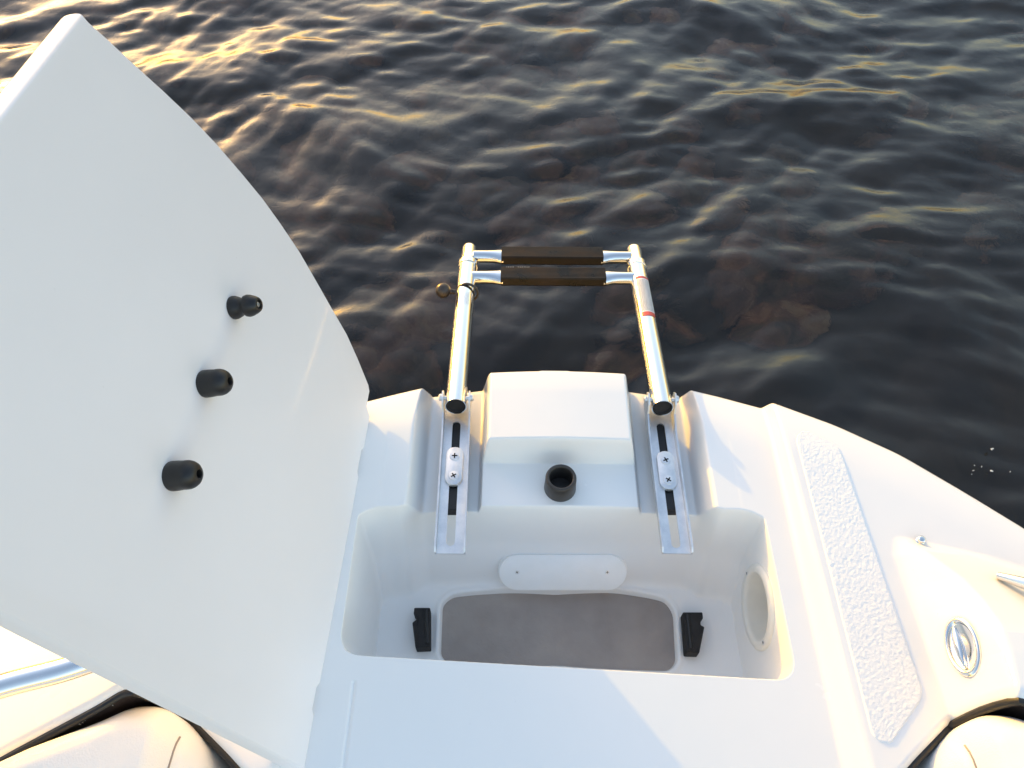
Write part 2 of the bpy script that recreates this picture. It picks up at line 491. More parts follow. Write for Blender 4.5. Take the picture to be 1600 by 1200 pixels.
def locker_walls(X, Y):
    ax = np.abs(X)
    yf = .503 + .020 * rampf(ax, .228, .205, .008) * np.cos(np.clip(ax / .30, 0, 1) * 1.1) ** .7
    dF = yf - Y
    # cut the front corners off at an angle
    dC = (.289 - ax) * .55 + (yf - Y) * .84 - .012
    dF2 = smin(dF, dC, .010)
    f = lambda d: smax(-.018 - 5.2 * d, -.085 - 1.95 * d, .02)
    zf = np.where(dF2 > 0, f(dF2), -.018 - 5.2 * dF2)
    ds = .2905 - ax + .06 * np.clip(.30 - Y, -.3, .0) * 0
    ya = .2785 - .0235 * (X / .5)
    da = Y - ya
    D = smin(ds, da, .030)
    zs = .004 - 12.0 * D
    zw = smax(zf, zs, .035)
    zfl = ZFL + .012 * np.clip(np.hypot((ax - .16) / .16, (Y - .40) / .2), 0, 1) ** 3
    zw = smax(zw, zfl, .014)
    return zw
def H(X, Y, cut=True):
    X = np.asarray(X, float); Y = np.asarray(Y, float)
    z0 = deck_base(X, Y)
    zw = locker_walls(X, Y)
    inl = (np.abs(X) < .31) & (Y > .22) & (Y < .56)
    z = np.where(inl, smin(z0, zw, .0075), z0)
    # opening in the locker floor with a small rounded lip
    so = poly_sd(X, Y, OPENW)
    lip = .0022 * np.exp(-((so + .006) / .004) ** 2)
    z = np.where(inl & (z < -.15), z + lip - np.where(so > -.002, np.minimum((so + .002) * 3.0, .045), 0), z)
    # cockpit: rolled lip, then the drop
    dc = cockpit_edge(X) - Y
    drop = np.where(dc > 0, -np.where(dc < .016, dc * dc / .032 * 1.6, .0128 + (dc - .016) * 14), 0)
    z = np.maximum(z + drop, np.where(dc > 0, -.34, -9))
    return z, so

PORT = onplane(1187, 948, Vector((.284, 0, 0)), Vector((1, 0, 0)))
xs = sorted(set(np.round(np.concatenate([np.arange(0, .2635, .0017), np.arange(.2635, .292, .0005), np.arange(.292, .345, .0017), np.arange(.345, .78, .003), np.arange(.78, 1.15, .010), [1.15]]), 5)))
xs = np.array([-x for x in xs[:0:-1]] + xs)
yv = np.concatenate([np.arange(-.95, -.05, .006), np.arange(-.05, .06, .003), np.arange(.06, .264, .0017), np.arange(.264, .298, .0007), np.arange(.298, .752, .0017)])
yv = np.append(yv, .752)
XX, YV = np.meshgrid(xs, yv)
GG = G(XX)
y1 = np.minimum(.56, GG - .10)
a = (GG - y1) / (.752 - y1)
YY = np.where(YV < y1, YV, y1 + (YV - y1) * a)
# keep rows monotone where the gunwale swings aft
yy1 = np.minimum(y1, YY)
ok = GG > .2
YY = np.where(ok, YY, -.95 + (YV + .95) * (GG + .9501) / (.752 + .95))
ZZ, SO = H(XX, YY)
NN = grid_normals(XX, YY, ZZ)
def cellmean(A): return (A[:-1, :-1] + A[1:, :-1] + A[:-1, 1:] + A[1:, 1:]) / 4
cx, cy, cz, cso = cellmean(XX), cellmean(YY), cellmean(ZZ), cellmean(SO)
base_only = deck_base(XX, YY); cb = cellmean(base_only)
hole = (cso > .008) & (cz < -.15) & (np.abs(cx) < .31) & (cy > .2) & (cy < .56)
hole |= (cx > .262) & (cx < .2885) & (np.hypot(cy - PORT[1], cz - PORT[2]) < .0495)
lock = (np.abs(cx) < .31) & (cy > .22) & (cy < .56) & (cz < cb - .004) & ~hole
block = (np.abs(cx) < .121) & (cy > .45) & (cz > ZCH + .002) & ~lock
_dv = cockpit_edge(XX) - YY
dcc = np.maximum(np.maximum(_dv[:-1, :-1], _dv[1:, :-1]), np.maximum(_dv[:-1, 1:], _dv[1:, 1:]))
side = dcc > .0168
zcell = ~(hole | lock | block | side)
deck = bpart(link_mesh('foredeck', grid_mesh('foredeck', XX, YY, ZZ, NN, zcell), M_GEL))
locker = bpart(link_mesh('anchor_locker', grid_mesh('anchor_locker', XX, YY, ZZ, NN, lock), M_GEL))
blk = bpart(link_mesh('centre_block', grid_mesh('centre_block', XX, YY, ZZ, NN, block), M_GEL))
blk['label'] = 'raised rounded block between the ladder channels'

# dark strip and wall added as the shadow gap along the cockpit lip
exs = np.arange(-1.13, 1.1301, .006)
def lip_pt(x, back):
    y = float(cockpit_edge(x)) - back
    return y, float(H(np.array([x]), np.array([float(cockpit_edge(x)) - .0125]))[0][0])
PTS = [(x,) + lip_pt(x, .0145) for x in exs]
bm = bmesh.new()
sweep(bm, [(x, y, z - .0020) for x, y, z in PTS], .0046, 10)
bpart(from_bm('gap_shade_strip', bm, M_RUBBER))
RX = np.array([[p[0] for p in PTS]] * 2); RY = np.array([[p[1] for p in PTS]] * 2); RZ = np.array([[p[2] + .000 for p in PTS], [-.339] * len(PTS)])
cs = bpart(link_mesh('gap_shade_wall', grid_mesh('gap_shade_wall', RX, RY, RZ), M_COCK))

# locker bottom seen through the opening
gx_, gy_ = np.meshgrid(np.linspace(-.205, .215, 60), np.linspace(.31, .475, 30))
gz_ = ZFL - .005 - .006 * np.cos(np.clip((gx_ - .003) / .22, -1, 1) * 1.5) * np.cos((gy_ - .39) / .1 * 1.3)
lb = bpart(link_mesh('locker_bottom', grid_mesh('locker_bottom', gx_, gy_, gz_), M_MAT), locker)
lb['label'] = 'brown textured bottom under the locker opening'

# hull: sweeps down from the gunwale
gxs = np.concatenate([np.linspace(0, .5, 60), np.linspace(.51, 1.1, 50), [1.12, 1.135, 1.145, 1.15]])
gxs = np.concatenate([-gxs[:0:-1], gxs])
gyy = G(gxs); tx = np.gradient(gxs); ty = np.gradient(gyy); L = np.hypot(tx, ty); nx_, ny_ = -ty / L, tx / L
gz = H(gxs, gyy)[0]
prof = [(0, 0), (.0006, -.006), (.0, -.030), (-.006, -.036), (-.006, -.07), (-.03, -.14), (-.09, -.32), (-.17, -.55), (-.27, -.80), (-.42, -1.05), (-.62, -1.2)]
PX = np.array([gxs * (1 + o / .75 * 0) + nx_ * o for o, h in prof]); PY = np.array([gyy + ny_ * o for o, h in prof])
PX = np.where(np.sign(PX) * np.sign(gxs)[None, :] < 0, 0, PX)
PZ = np.array([(gz * max(0, 1 + h * 6) + h) for o, h in prof])
hull = bpart(link_mesh('hull', grid_mesh('hull', PX, PY, PZ), M_HULL))
# rub rail tucked under the gunwale
bm = bmesh.new()
sweep(bm, [(gxs[i] + nx_[i] * -.004, gyy[i] + ny_[i] * -.004, float(gz[i]) - .045) for i in range(6, len(gxs) - 6)], .008, 10)
bpart(from_bm('rub_rail', bm, M_STEEL), hull)

# small steel plate on the stem, just showing ahead of the centre block
bm = bmesh.new()
prism(bm, roundpoly([Vector((-.036, 0)), Vector((.036, 0)), Vector((.026, .012)), Vector((-.026, .012))], .006, 4), Vector((-.004, .729, 0)), Vector((1, 0, 0)), Vector((0, 1, 0)), Vector((0, 0, 1)), -.034, -.012, .002)
bpart(from_bm('bow_plate', bm, M_STEEL))

# --- non-slip pads let into the side decks
def pad(sgn):
    P = [(.349, .612), (.368, .628), (.413, .600), (.431, .246), (.372, .188), (.3535, .197)]
    P = roundpoly([Vector(p) for p in P], [.012, .012, .014, .014, .014, .010], 6)
    ymin = min(p[1] for p in P) + 1e-5; ymax = max(p[1] for p in P) - 1e-5
    ysr = np.linspace(ymin, ymax, 330); nu = 62; rows = []
    for y in ysr:
        xi = []
        for i in range(len(P)):
            (x0, y0), (x1, y1) = P[i], P[(i + 1) % len(P)]
            if (y0 > y) != (y1 > y): xi.append(x0 + (x1 - x0) * (y - y0) / (y1 - y0))
        rows.append((min(xi), max(xi)))
    xa = np.array([r[0] for r in rows]); xb_ = np.array([r[1] for r in rows])
    U = np.linspace(0, 1, nu)
    X = xa[:, None] * (1 - U) + xb_[:, None] * U; Y = np.repeat(ysr[:, None], nu, 1)
    Zb = H(X, Y)[0]
    N = np.zeros_like(X)
    for i in range(X.shape[0]):
        for j in range(nu):
            p = Vector((X[i, j] * 330, Y[i, j] * 330, 0))
            q = Vector((X[i, j] * 420, Y[i, j] * 420, 3))
            wv = noise.noise(p * .5 + Vector((9, 2, 1)))
            N[i, j] = (1 - abs(noise.noise(p + Vector((wv, wv, 0)) * 1.2)) * 2.2) * .62 + noise.noise(q) * .25
    e = np.minimum(np.minimum((X - xa[:, None]), (xb_[:, None] - X)), np.minimum(Y - ymin, ymax - Y)) 
    edge = np.clip(e / .0025, 0, 1)
    Z = Zb - .0008 + edge * (.0019 + np.clip(N, -.2, 1) * .0005)
    me = grid_mesh('non_slip_pad', X * sgn, Y, Z)
    o = bpart(link_mesh('non_slip_pad', me, M_PAD), deck)
    return o
pad(1); pad(-1)

# --- hatch lid, hinged along the port side of the locker
TH = R(103.5)
h1 = Vector((-.2925, .70, -.004)); h2 = Vector((-.3125, .165, -.004))
ve = (h1 - h2).normalized()                        # along the hinge, towards the bow
dd = Vector((math.cos(TH), 0, math.sin(TH))); dd = (dd - ve * dd.dot(ve)).normalized()
nin = ve.cross(dd).normalized()
if nin.x < 0: nin = -nin
def lid_uv(px, py):
    p = onplane(px, py, h2, nin); q = p - h2
    return (q.dot(dd), q.dot(ve))
bow_px = [(579, 612), (577, 600), (560, 558), (543, 520), (520, 480), (498, 441), (470, 392), (440, 347), (412, 308), (380, 269), (340, 222), (300, 180), (255, 137), (210, 96), (170, 58), (141, 32)]
bow_uv = [lid_uv(*p) for p in bow_px]
f_uv = [lid_uv(128, 18), lid_uv(112, 22)]
f_far = lid_uv(0, 178)
# free edge runs on out of frame, then the aft edge comes back
dirf = Vector(f_far) - Vector(lid_uv(118, 30)); dirf.normalize()
a0 = Vector(lid_uv(0, 962)); a1 = Vector(lid_uv(445, 1190))
dira = (a0 - a1).normalized()
# corner = intersection
pf = Vector(f_far); det = dirf.x * (-dira.y) + dira.x * dirf.y
tt = ((a0.x - pf.x) * (-dira.y) + dira.x * (a0.y - pf.y)) / det
cor = pf + dirf * tt
print('lid corner', tuple(cor), 'free', f_uv, f_far, 'aft', tuple(a0), tuple(a1))
aft_h = a1 + (a1 - a0) * ((a1.x - .0) / (a0.x - a1.x))
poly = list(bow_uv) + [f_uv[0]]
poly = [Vector(p) for p in poly]
tail = [cor, Vector((-.018, aft_h.y))]
pts = [tuple(p) for p in poly] + roundpoly([poly[-1], cor, tail[1], poly[0]], [0, .03, 0, 0], 8)[1:-1]
# joggles where the lid sits on its hinges
pts += [(-.018, .055), (-.012, .062), (-.012, .085), (-.018, .092), (-.018, .385), (-.012, .390), (-.012, .425), (-.018, .432), (-.018, .492), (-.002, .500), (-.002, .520)]
print('bowuv', bow_uv[:3])
clean = [pts[0]]
for p in pts[1:]:
    if (Vector(p) - Vector(clean[-1])).length > .0012: clean.append(tuple(p))
pts = clean
lid_o = h2.copy()
bm = bmesh.new()
Pn = [Vector(p) for p in pts]; n = len(Pn)
area = sum(Pn[i].x * Pn[(i + 1) % n].y - Pn[(i + 1) % n].x * Pn[i].y for i in range(n))
def lid_ring(ins, dep):
    out = []
    for i, p in enumerate(Pn):
        a_ = Pn[i - 1]; c_ = Pn[(i + 1) % n]
        e1 = (p - a_).normalized(); e2 = (c_ - p).normalized()
        nn_ = Vector((-(e1.y + e2.y), e1.x + e2.x)); nn_.normalize()
        if area < 0: nn_ = -nn_
        q = p + nn_ * ins
        out.append(bm.verts.new(lid_o + dd * q.x + ve * q.y - nin * dep))
    return out
rings = [lid_ring(i_, d_) for i_, d_ in ((.005, 0), (.0038, .0003), (.0024, .0012), (.0012, .003), (0.0004, .007), (0, .0125), (.0004, .018), (.0022, .0225), (.006, .026), (.011, .0275))]
for r0_, r1_ in zip(rings, rings[1:]):
    for i in range(n):
        j = (i + 1) % n; bm.faces.new((r0_[i], r0_[j], r1_[j], r1_[i]))
bm.faces.new(rings[0]); bm.faces.new(rings[-1][::-1])
lid = bpart(from_bm('hatch_lid', bm, M_LID, angle=50))
lid['label'] = 'white hatch lid swung open, smooth underside showing'

# three rubber bumpers screwed to the underside
def bumper(px, py, kind):
    base = onplane(px, py, h2, nin)
    bm = bmesh.new()
    if kind == 'bell':
        pr = [(.0165, 0), (.0172, .002), (.0168, .006), (.0145, .012), (.0122, .0165), (.0128, .0205), (.0155, .0225), (.0163, .026), (.0155, .031), (.0128, .0385), (.0105, .0425), (.0090, .0440), (.0062, .0442), (.0058, .0430), (.0055, .036), (0, .036)]
    else:
        pr = [(.0182, 0), (.0188, .002), (.0186, .010), (.0180, .018), (.0182, .0215), (.0180, .026), (.0168, .0305), (.0142, .0350), (.0105, .0382), (.0070, .0398), (.0056, .0400), (.0052, .039), (.0050, .030), (0, .030)]
    lathe(bm, base, nin, [(r_ * .76, h_ * .74) for r_, h_ in pr], 36)
    o = bpart(from_bm('rubber_bumper', bm, M_RUBBER, angle=60), lid)
    if kind == 'bell':
        o['label'] = 'waisted black rubber bumper'
        bm = bmesh.new(); lathe(bm, base + nin * .0275, nin, [(0.0036, 0), (.0034, .0030), (.0022, .004), (0, .004)], 14)
        s = from_bm('screw_tip', bm, M_STEEL); s.parent = o.parent; s.location = o.location; s.name = 'screw'
    else: o['label'] = 'domed black rubber bumper'
    return o
bumper(364, 481, 'bell'); bumper(319, 600, 'dome'); bumper(268, 744, 'dome')

# --- socket standing on the shelf
bm = bmesh.new()
c0 = at(875, 762, ZSH)
lathe(bm, (c0.x, c0.y, ZSH - .002), (0, 0, 1), [(.0235, 0), (.0238, .002), (.0230, .020), (.0228, .031), (.0220, .0335), (.0205, .0345), (.0185, .0345), (.0172, .0335), (.0166, .030), (.0160, .004), (0, .004)], 40)
sk = bpart(from_bm('rubber_socket', bm, M_DARKRUB, angle=60)); sk['label'] = 'open black rubber socket on the shelf'

# --- screws
def screw(name, pos, axis, r, parent, m=None, flat=False, rot=0.3):
    u, v, w = basis(axis, Vector((math.cos(rot), math.sin(rot), .01)))
    pos = Vector(pos); bm = bmesh.new()
    lathe(bm, pos, w, [(r, 0), (r, r * .06), (r * .94, r * .14), (r * .8, r * .16), (r * .4, r * .19), (0, r * .2)], 22, u)
    for a_, b_ in ((u, v), (v, u)):
        hw, hl = r * .13, r * .55; top = r * .215
        vs = [bm.verts.new(pos + a_ * sa * hl + b_ * sb * hw + w * h) for h in (0, top) for sa, sb in ((-1, -1), (1, -1), (1, 1), (-1, 1))]
        for q in ((4, 5, 6, 7), (0, 1, 5, 4), (1, 2, 6, 5), (2, 3, 7, 6), (3, 0, 4, 7)):
            f = bm.faces.new([vs[k] for k in q]); f.material_index = 1
    o = from_bm(name, bm, [m or M_STEEL, M_BLACK], angle=40)
    return o

# --- access cover on the front wall of the locker
def surf(x, y):
    e = .004
    z = float(H(np.array([x]), np.array([y]))[0][0])
    zx = (float(H(np.array([x + e]), np.array([y]))[0][0]) - float(H(np.array([x - e]), np.array([y]))[0][0])) / (2 * e)
    zy = (float(H(np.array([x]), np.array([y + e]))[0][0]) - float(H(np.array([x]), np.array([y - e]))[0][0])) / (2 * e)
    nrm = Vector((-zx, -zy, 1)).normalized()
    return Vector((x, y, z)), nrm
p0 = Vector((.012, .466, -.176)); nrm = Vector((0, -.70, .71)).normalized()
tl = onplane(780, 893, p0, nrm); tr = onplane(978, 893, p0, nrm); tp = onplane(879, 865, p0, nrm); bt = onplane(879, 920, p0, nrm)
u_ = (tr - tl).normalized(); v_ = nrm.cross(u_).normalized()
wid = (tr - tl).length; hei = abs((tp - bt).dot(v_)); cen = (tl + tr) / 2; cen = cen + v_ * (((tp + bt) / 2 - cen).dot(v_))
print('cover', wid, hei, tuple(cen), tuple(tp), tuple(bt))
bm = bmesh.new()
prism(bm, [(a_, b_) for b_, a_ in stadium(hei, wid, 14)], cen, u_, v_, nrm, -.012, .0062, .0012)
cover = bpart(from_bm('access_cover', bm, M_PLASTIC, angle=40), locker)
cover['label'] = 'oblong white cover plate with two screws'
bm = bmesh.new()
prism(bm, [(a_, b_) for b_, a_ in stadium(hei + .005, wid + .005, 14)], cen, u_, v_, nrm, -.014, .0008, .0006)
bpart(from_bm('cover_flange', bm, M_GEL, angle=40), locker)
for sx_ in (808, 949):
    q = onplane(sx_, 894, p0 + nrm * .0062, nrm)
    s = bpart(screw('screw', q - nrm * .0002, nrm, .0036, None, M_STEEL, rot=sx_), locker)

# --- round port on the starboard wall, a deep cup with a flange
pc = PORT.copy()
ax_ = Vector((-1, 0, .06)).normalized()
bm = bmesh.new()
lathe(bm, pc - ax_ * .004, ax_, [(.059, 0), (.0605, .004), (.0600, .0085), (.0570, .0108), (.0500, .0112), (.0475, .0095), (.0465, .004), (.0440, -.045), (.040, -.055), (0, -.057)], 56, Vector((0, 1, 0)), sx=1.0, sy=.98)
port = bpart(from_bm('round_port', bm, M_CREAM, angle=50), locker); port['label'] = 'cream round port ring with a deep cup'
for (px, py) in ((1167, 897), (1193, 1007)):
    q = onplane(px, py, pc + ax_ * .0072, ax_)
    dq = q - pc; dq = dq - ax_ * dq.dot(ax_); q = pc + dq.normalized() * .0535 + ax_ * .0068
    bpart(screw('screw', q, ax_, .0036, None, M_STEEL, rot=px), locker)

# --- two black anchor clips on the locker floor
def clip(pxs, mirror):
    zt = ZFL + .022
    W = [(at(px, py, zt).x, at(px, py, zt).y) for px, py in pxs]
    W = roundpoly([Vector(p) for p in W], .0018, 3)
    bm = bmesh.new()
    prism(bm, W, Vector((0, 0, 0)), Vector((1, 0, 0)), Vector((0, 1, 0)), Vector((0, 0, 1)), ZFL - .002, zt, .0022)
    o = bpart(from_bm('anchor_clip', bm, M_BLACK, angle=40), locker); return o
clip([(647, 949), (672, 949), (672, 1011), (649, 1012), (644, 972), (650, 968), (650, 961), (646, 959)], False)
clip([(1067, 956), (1098, 956), (1099, 966), (1095, 968), (1095, 976), (1101, 979), (1093, 1020), (1072, 1019)], True)
# raised rib on each clip
for (pa, pb) in (((666, 952), (668, 1006)), ((1074, 960), (1080, 1014))):
    bm = bmesh.new(); zt = ZFL + .0215
    sweep(bm, [at(*pa, zt), at(*pb, zt)], .0035, 8); bpart(from_bm('clip_rib', bm, M_RUBBER), locker)

# --- fittings on the starboard side deck
def facet_point(px, py):
    r = ray(px, py); lo = None; t = .0
    best = None
    for k in range(4000):
        t = .00045 + k * 2.0e-7
        p = CAM + r * t
        if p.z < .25:
            z = float(H(np.array([p.x]), np.array([p.y]))[0][0])
            if p.z <= z: return p
    return best
fp = facet_point(1505, 1010)
_, fn = surf(fp.x, fp.y)
print('facet', tuple(fp), tuple(fn))
fn = fn.normalized()
bm = bmesh.new(); u, v, w = basis(fn, Vector((0, 1, 0)))
A_, B_ = .037, .021
def oval(k): return dict(sx=1.0, sy=B_ / A_ * k)
lathe(bm, fp - fn * .002, fn, [(A_, 0), (A_, .0035), (A_ * .97, .0055), (A_ * .88, .0068), (A_ * .80, .0058), (A_ * .77, .0030), (A_ * .74, .0022), (A_ * .3, .0030), (0, .0030)], 48, Vector((0, 1, 0)), **oval(1))
cl = bpart(from_bm('popup_cleat', bm, M_CHROME, angle=70)); cl['label'] = 'oval chrome pop-up cleat, folded flush'
bm = bmesh.new()
c_ = fp + fn * .0015
sweep(bm, [c_ - u * .024 + v * .004 + fn * .0005, c_ - u * .012 + v * .004 + fn * .001, c_ + v * .004 + fn * .001, c_ + u * .012 + v * .004 + fn * .001, c_ + u * .024 + v * .004 + fn * .0005], [.0015, .0046, .0056, .0046, .0015], 14)
bpart(from_bm('cleat_bar', bm, M_CHROME), cl)
# mirror cleat on the port side
cl2 = cl.copy(); COL.objects.link(cl2); cl2.scale = (-1, 1, 1); cl2.parent = boat

# grab rails: round steel bar, one each side
def rail(sgn):
    bm = bmesh.new()
    base = [(.553, .386), (.585, .361), (.62, .334), (.66, .303), (.70, .271), (.74, .236), (.80, .16)]
    hs = [.006, .022, .032, .036, .038, .038, .036]
    if sgn < 0:      # the port rail starts further aft and curves along the coaming
        base = [(.47, .262), (.485, .255), (.51, .243), (.546, .229), (.61, .210), (.68, .180), (.76, .13)]
        hs = None
    pts_ = []
    for i_, (x, y) in enumerate(base):
        if hs is None: pts_.append(Vector((-x, y, [.07, .115, .128, .130, .130, .128, .12][i_]))); continue
        h = hs[i_]
        z = float(H(np.array([x]), np.array([y]))[0][0]); pts_.append(Vector((x * sgn, y, z + h)))
    # smooth it
    P2 = []
    for i in range(len(pts_) - 1):
        p0_, p1_, p2_, p3_ = pts_[max(i - 1, 0)], pts_[i], pts_[i + 1], pts_[min(i + 2, len(pts_) - 1)]
        for k in range(8):
            t = k / 8
            P2.append(.5 * ((2 * p1_) + (-p0_ + p2_) * t + (2 * p0_ - 5 * p1_ + 4 * p2_ - p3_) * t * t + (-p0_ + 3 * p1_ - 3 * p2_ + p3_) * t ** 3))
    P2.append(pts_[-1])
    rad = [.0045 + .0085 * min(1, i / 16) for i in range(len(P2))]
    sweep(bm, P2, rad, 20)
    return bpart(from_bm('grab_rail', bm, M_CHROME, angle=60))
rail(1); rail(-1)
def stud(px, py, sgn=1):
    p = facet_point(px, py); bm = bmesh.new()
    q = Vector((p.x * sgn, p.y, p.z))
    lathe(bm, q, (0, 0, 1), [(.0062, -.001), (.0062, .0012), (.0045, .002), (.0036, .0045), (.0052, .0062), (.0050, .0082), (.003, .0092), (0, .0094)], 18)
    return bpart(from_bm('snap_stud', bm, M_CHROME, angle=60))
stud(1437, 846); stud(1437, 846, -1)

# --- ladder, bolted in the two channels: brackets, tubes and rungs
lad = empty('boarding_ladder', (0, .683, -.04))
tag(lad, 'folded telescopic steel boarding ladder reaching over the bow with two black treads', 'ladder')
def lpart(o, parent=None):
    o.parent = parent or lad
    root = Vector((0, 0, 0)); q = o.parent
    while q is not None: root += q.location; q = q.parent
    o.location = o.location - root; return o
hl = at(713, 625, -.012); hr = at(1033, 625, -.012)
HW = (hr.x - hl.x) / 2; HC = (hr.x + hl.x) / 2; HY = (hl.y + hr.y) / 2
tipL = Vector((HC - HW, 1.085, -.081)); tdir = (Vector((0, 1.085, -.081)) - Vector((0, HY, -.012))).normalized()
print('ladder', HW, HC, HY, tuple(tdir))
LEN = .412
X1 = Vector((1, 0, 0)); tup = X1.cross(tdir).normalized()
if tup.z < 0: tup = -tup
BZ = -.0395                                              # bracket base plate top
def slot_plate(bm, cx_, cy_, cz_, w, l, sw, s0, s1, th, yawx=0.0):
    """flat plate with one long slot, lying in XY, from y=cy-l/2 to cy+l/2"""
    n = 12; inner = []; outer = []
    for k in range(n + 1):
        a_ = math.pi * k / n; inner.append((sw / 2 * math.cos(a_), s1 - sw / 2 + sw / 2 * math.sin(a_)))
        outer.append((w / 2 * (1 - 2 * k / n), l / 2))
    for k in range(n + 1):
        a_ = math.pi + math.pi * k / n; inner.append((sw / 2 * math.cos(a_), s0 + sw / 2 + sw / 2 * math.sin(a_)))
        outer.append((-w / 2 * (1 - 2 * k / n), -l / 2))
    N = len(inner); lay = []
    for z in (cz_, cz_ - th):
        lay.append(([bm.verts.new((cx_ + x, cy_ + y, z)) for x, y in inner], [bm.verts.new((cx_ + x, cy_ + y, z)) for x, y in outer]))
    for i in range(N):
        j = (i + 1) % N
        bm.faces.new((lay[0][0][i], lay[0][1][i], lay[0][1][j], lay[0][0][j]))
        bm.faces.new((lay[1][0][j], lay[1][1][j], lay[1][1][i], lay[1][0][i]))
        bm.faces.new((lay[0][0][i], lay[0][0][j], lay[1][0][j], lay[1][0][i]))
        bm.faces.new((lay[0][1][j], lay[0][1][i], lay[1][1][i], lay[1][1][j]))
def bracket(sgn):
    cx_ = HC + sgn * HW; yA = at(700 if sgn < 0 else 1057, 865, BZ).y; yB = HY + .012
    cy_ = (yA + yB) / 2; l = yB - yA; w = .0385
    xA = at(703 if sgn < 0 else 1058, 864, BZ).x; sk_ = (cx_ - xA) / (HY - yA)
    s0 = at(700, 853, BZ).y - cy_; s1 = at(712, 659, BZ).y - cy_
    bm = bmesh.new(); slot_plate(bm, 0, cy_, BZ, w, l, .0125, s0, s1, .0025)
    for s in (-1, 1):
        # side flange following the plate, rising into an ear at the hinge
        out = [(yA, -.0025), (yA, .004), (yA + .006, .009), (HY - .045, .011), (HY - .018, .018), (HY - .012, .0335), (HY - .004, .0405), (HY + .005, .0405), (HY + .012, .034), (yB + .002, .0), (yB + .002, -.0025)]
        xo = s * (w / 2 + .0014)
        A = [bm.verts.new((xo - .0012, y, BZ + h)) for y, h in out]; B = [bm.verts.new((xo + .0012, y, BZ + h)) for y, h in out]
        bm.faces.new(A); bm.faces.new(B[::-1])
        for i in range(len(out)):
            j = (i + 1) % len(out); bm.faces.new((A[i], A[j], B[j], B[i]))
    for vv in bm.verts: vv.co.x += cx_ - (HY - vv.co.y) * sk_
    br = lpart(from_bm('ladder_bracket', bm, M_STEEL, angle=25))
    def bx(y): return cx_ - (HY - y) * sk_
    # black rubber strip glued in the channel under the slot
    ys0 = at(706 if sgn < 0 else 1047, 797, BZ - .006).y; bm = bmesh.new()
    y2_ = at(712, 655, BZ).y
    P = [(-.0105, ys0), (.0105, ys0), (.0105, y2_), (-.0105, y2_)]
    P = [(x + bx(y), y) for x, y in P]
    prism(bm, P, Vector((0, 0, 0)), X1, Vector((0, 1, 0)), Vector((0, 0, 1)), ZCH - .002, BZ - .0035, .001)
    o = lpart(from_bm('rubber_strip', bm, M_RUBBER, angle=30), br)
    # clamp plate with two crosshead screws
    ym = (at(707, 697, BZ + .004).y + at(707, 760, BZ + .004).y) / 2 if sgn < 0 else (at(1040, 705, BZ + .004).y + at(1040, 765, BZ + .004).y) / 2
    bm = bmesh.new()
    prism(bm, stadium(.0265, .066, 10), Vector((bx(ym), ym, 0)), X1, Vector((0, 1, 0)), Vector((0, 0, 1)), BZ - .001, BZ + .0055, .0016)
    cp = lpart(from_bm('clamp_plate', bm, M_STEEL, angle=40), br)
    for dy in (-.0175, .0165):
        s = screw('screw', (bx(ym + dy), ym + dy, BZ + .0052), (0, 0, 1), .0078, None, M_STEEL, rot=.5 + dy * 30 + sgn)
        lpart(s, br)
    # hinge bolt: heads outside both ears
    pz = -.012
    for s in (-1, 1):
        bm = bmesh.new()
        lathe(bm, (cx_ + s * .0210, HY + .001, pz + .003), (s, 0, 0), [(.0072, 0), (.0072, .001), (.0058, .0012), (.0058, .0046), (.0040, .0062), (0, .0066)], 12)
        lpart(from_bm('hinge_bolt', bm, M_STEEL, angle=30), br)
    bm = bmesh.new(); sweep(bm, [(cx_ - .0205, HY, pz + .003), (cx_ + .0205, HY, pz + .003)], .0035, 12)
    lpart(from_bm('hinge_pin', bm, M_STEEL), br)
bracket(-1); bracket(1)
def lp(x, t, h=0.0): return Vector((x, HY, -.012)) + tdir * t + tup * h
def proj_y(p):
    d = p - CAM; fw = d.y; dep = fw * _cp - d.z * _sp; up = fw * _sp + d.z * _cp
    return 600 - FPX * up / dep
def t_for(py):
    lo, hi = 0, .6
    for _ in range(40):
        m_ = (lo + hi) / 2
        if proj_y(lp(0, m_)) > py: lo = m_
        else: hi = m_
    return lo
t_lo = t_for(434); t_up = t_for(402); t_col = t_for(413); t_end = t_for(387.5)
print('t', t_lo, t_up, t_col, t_end)
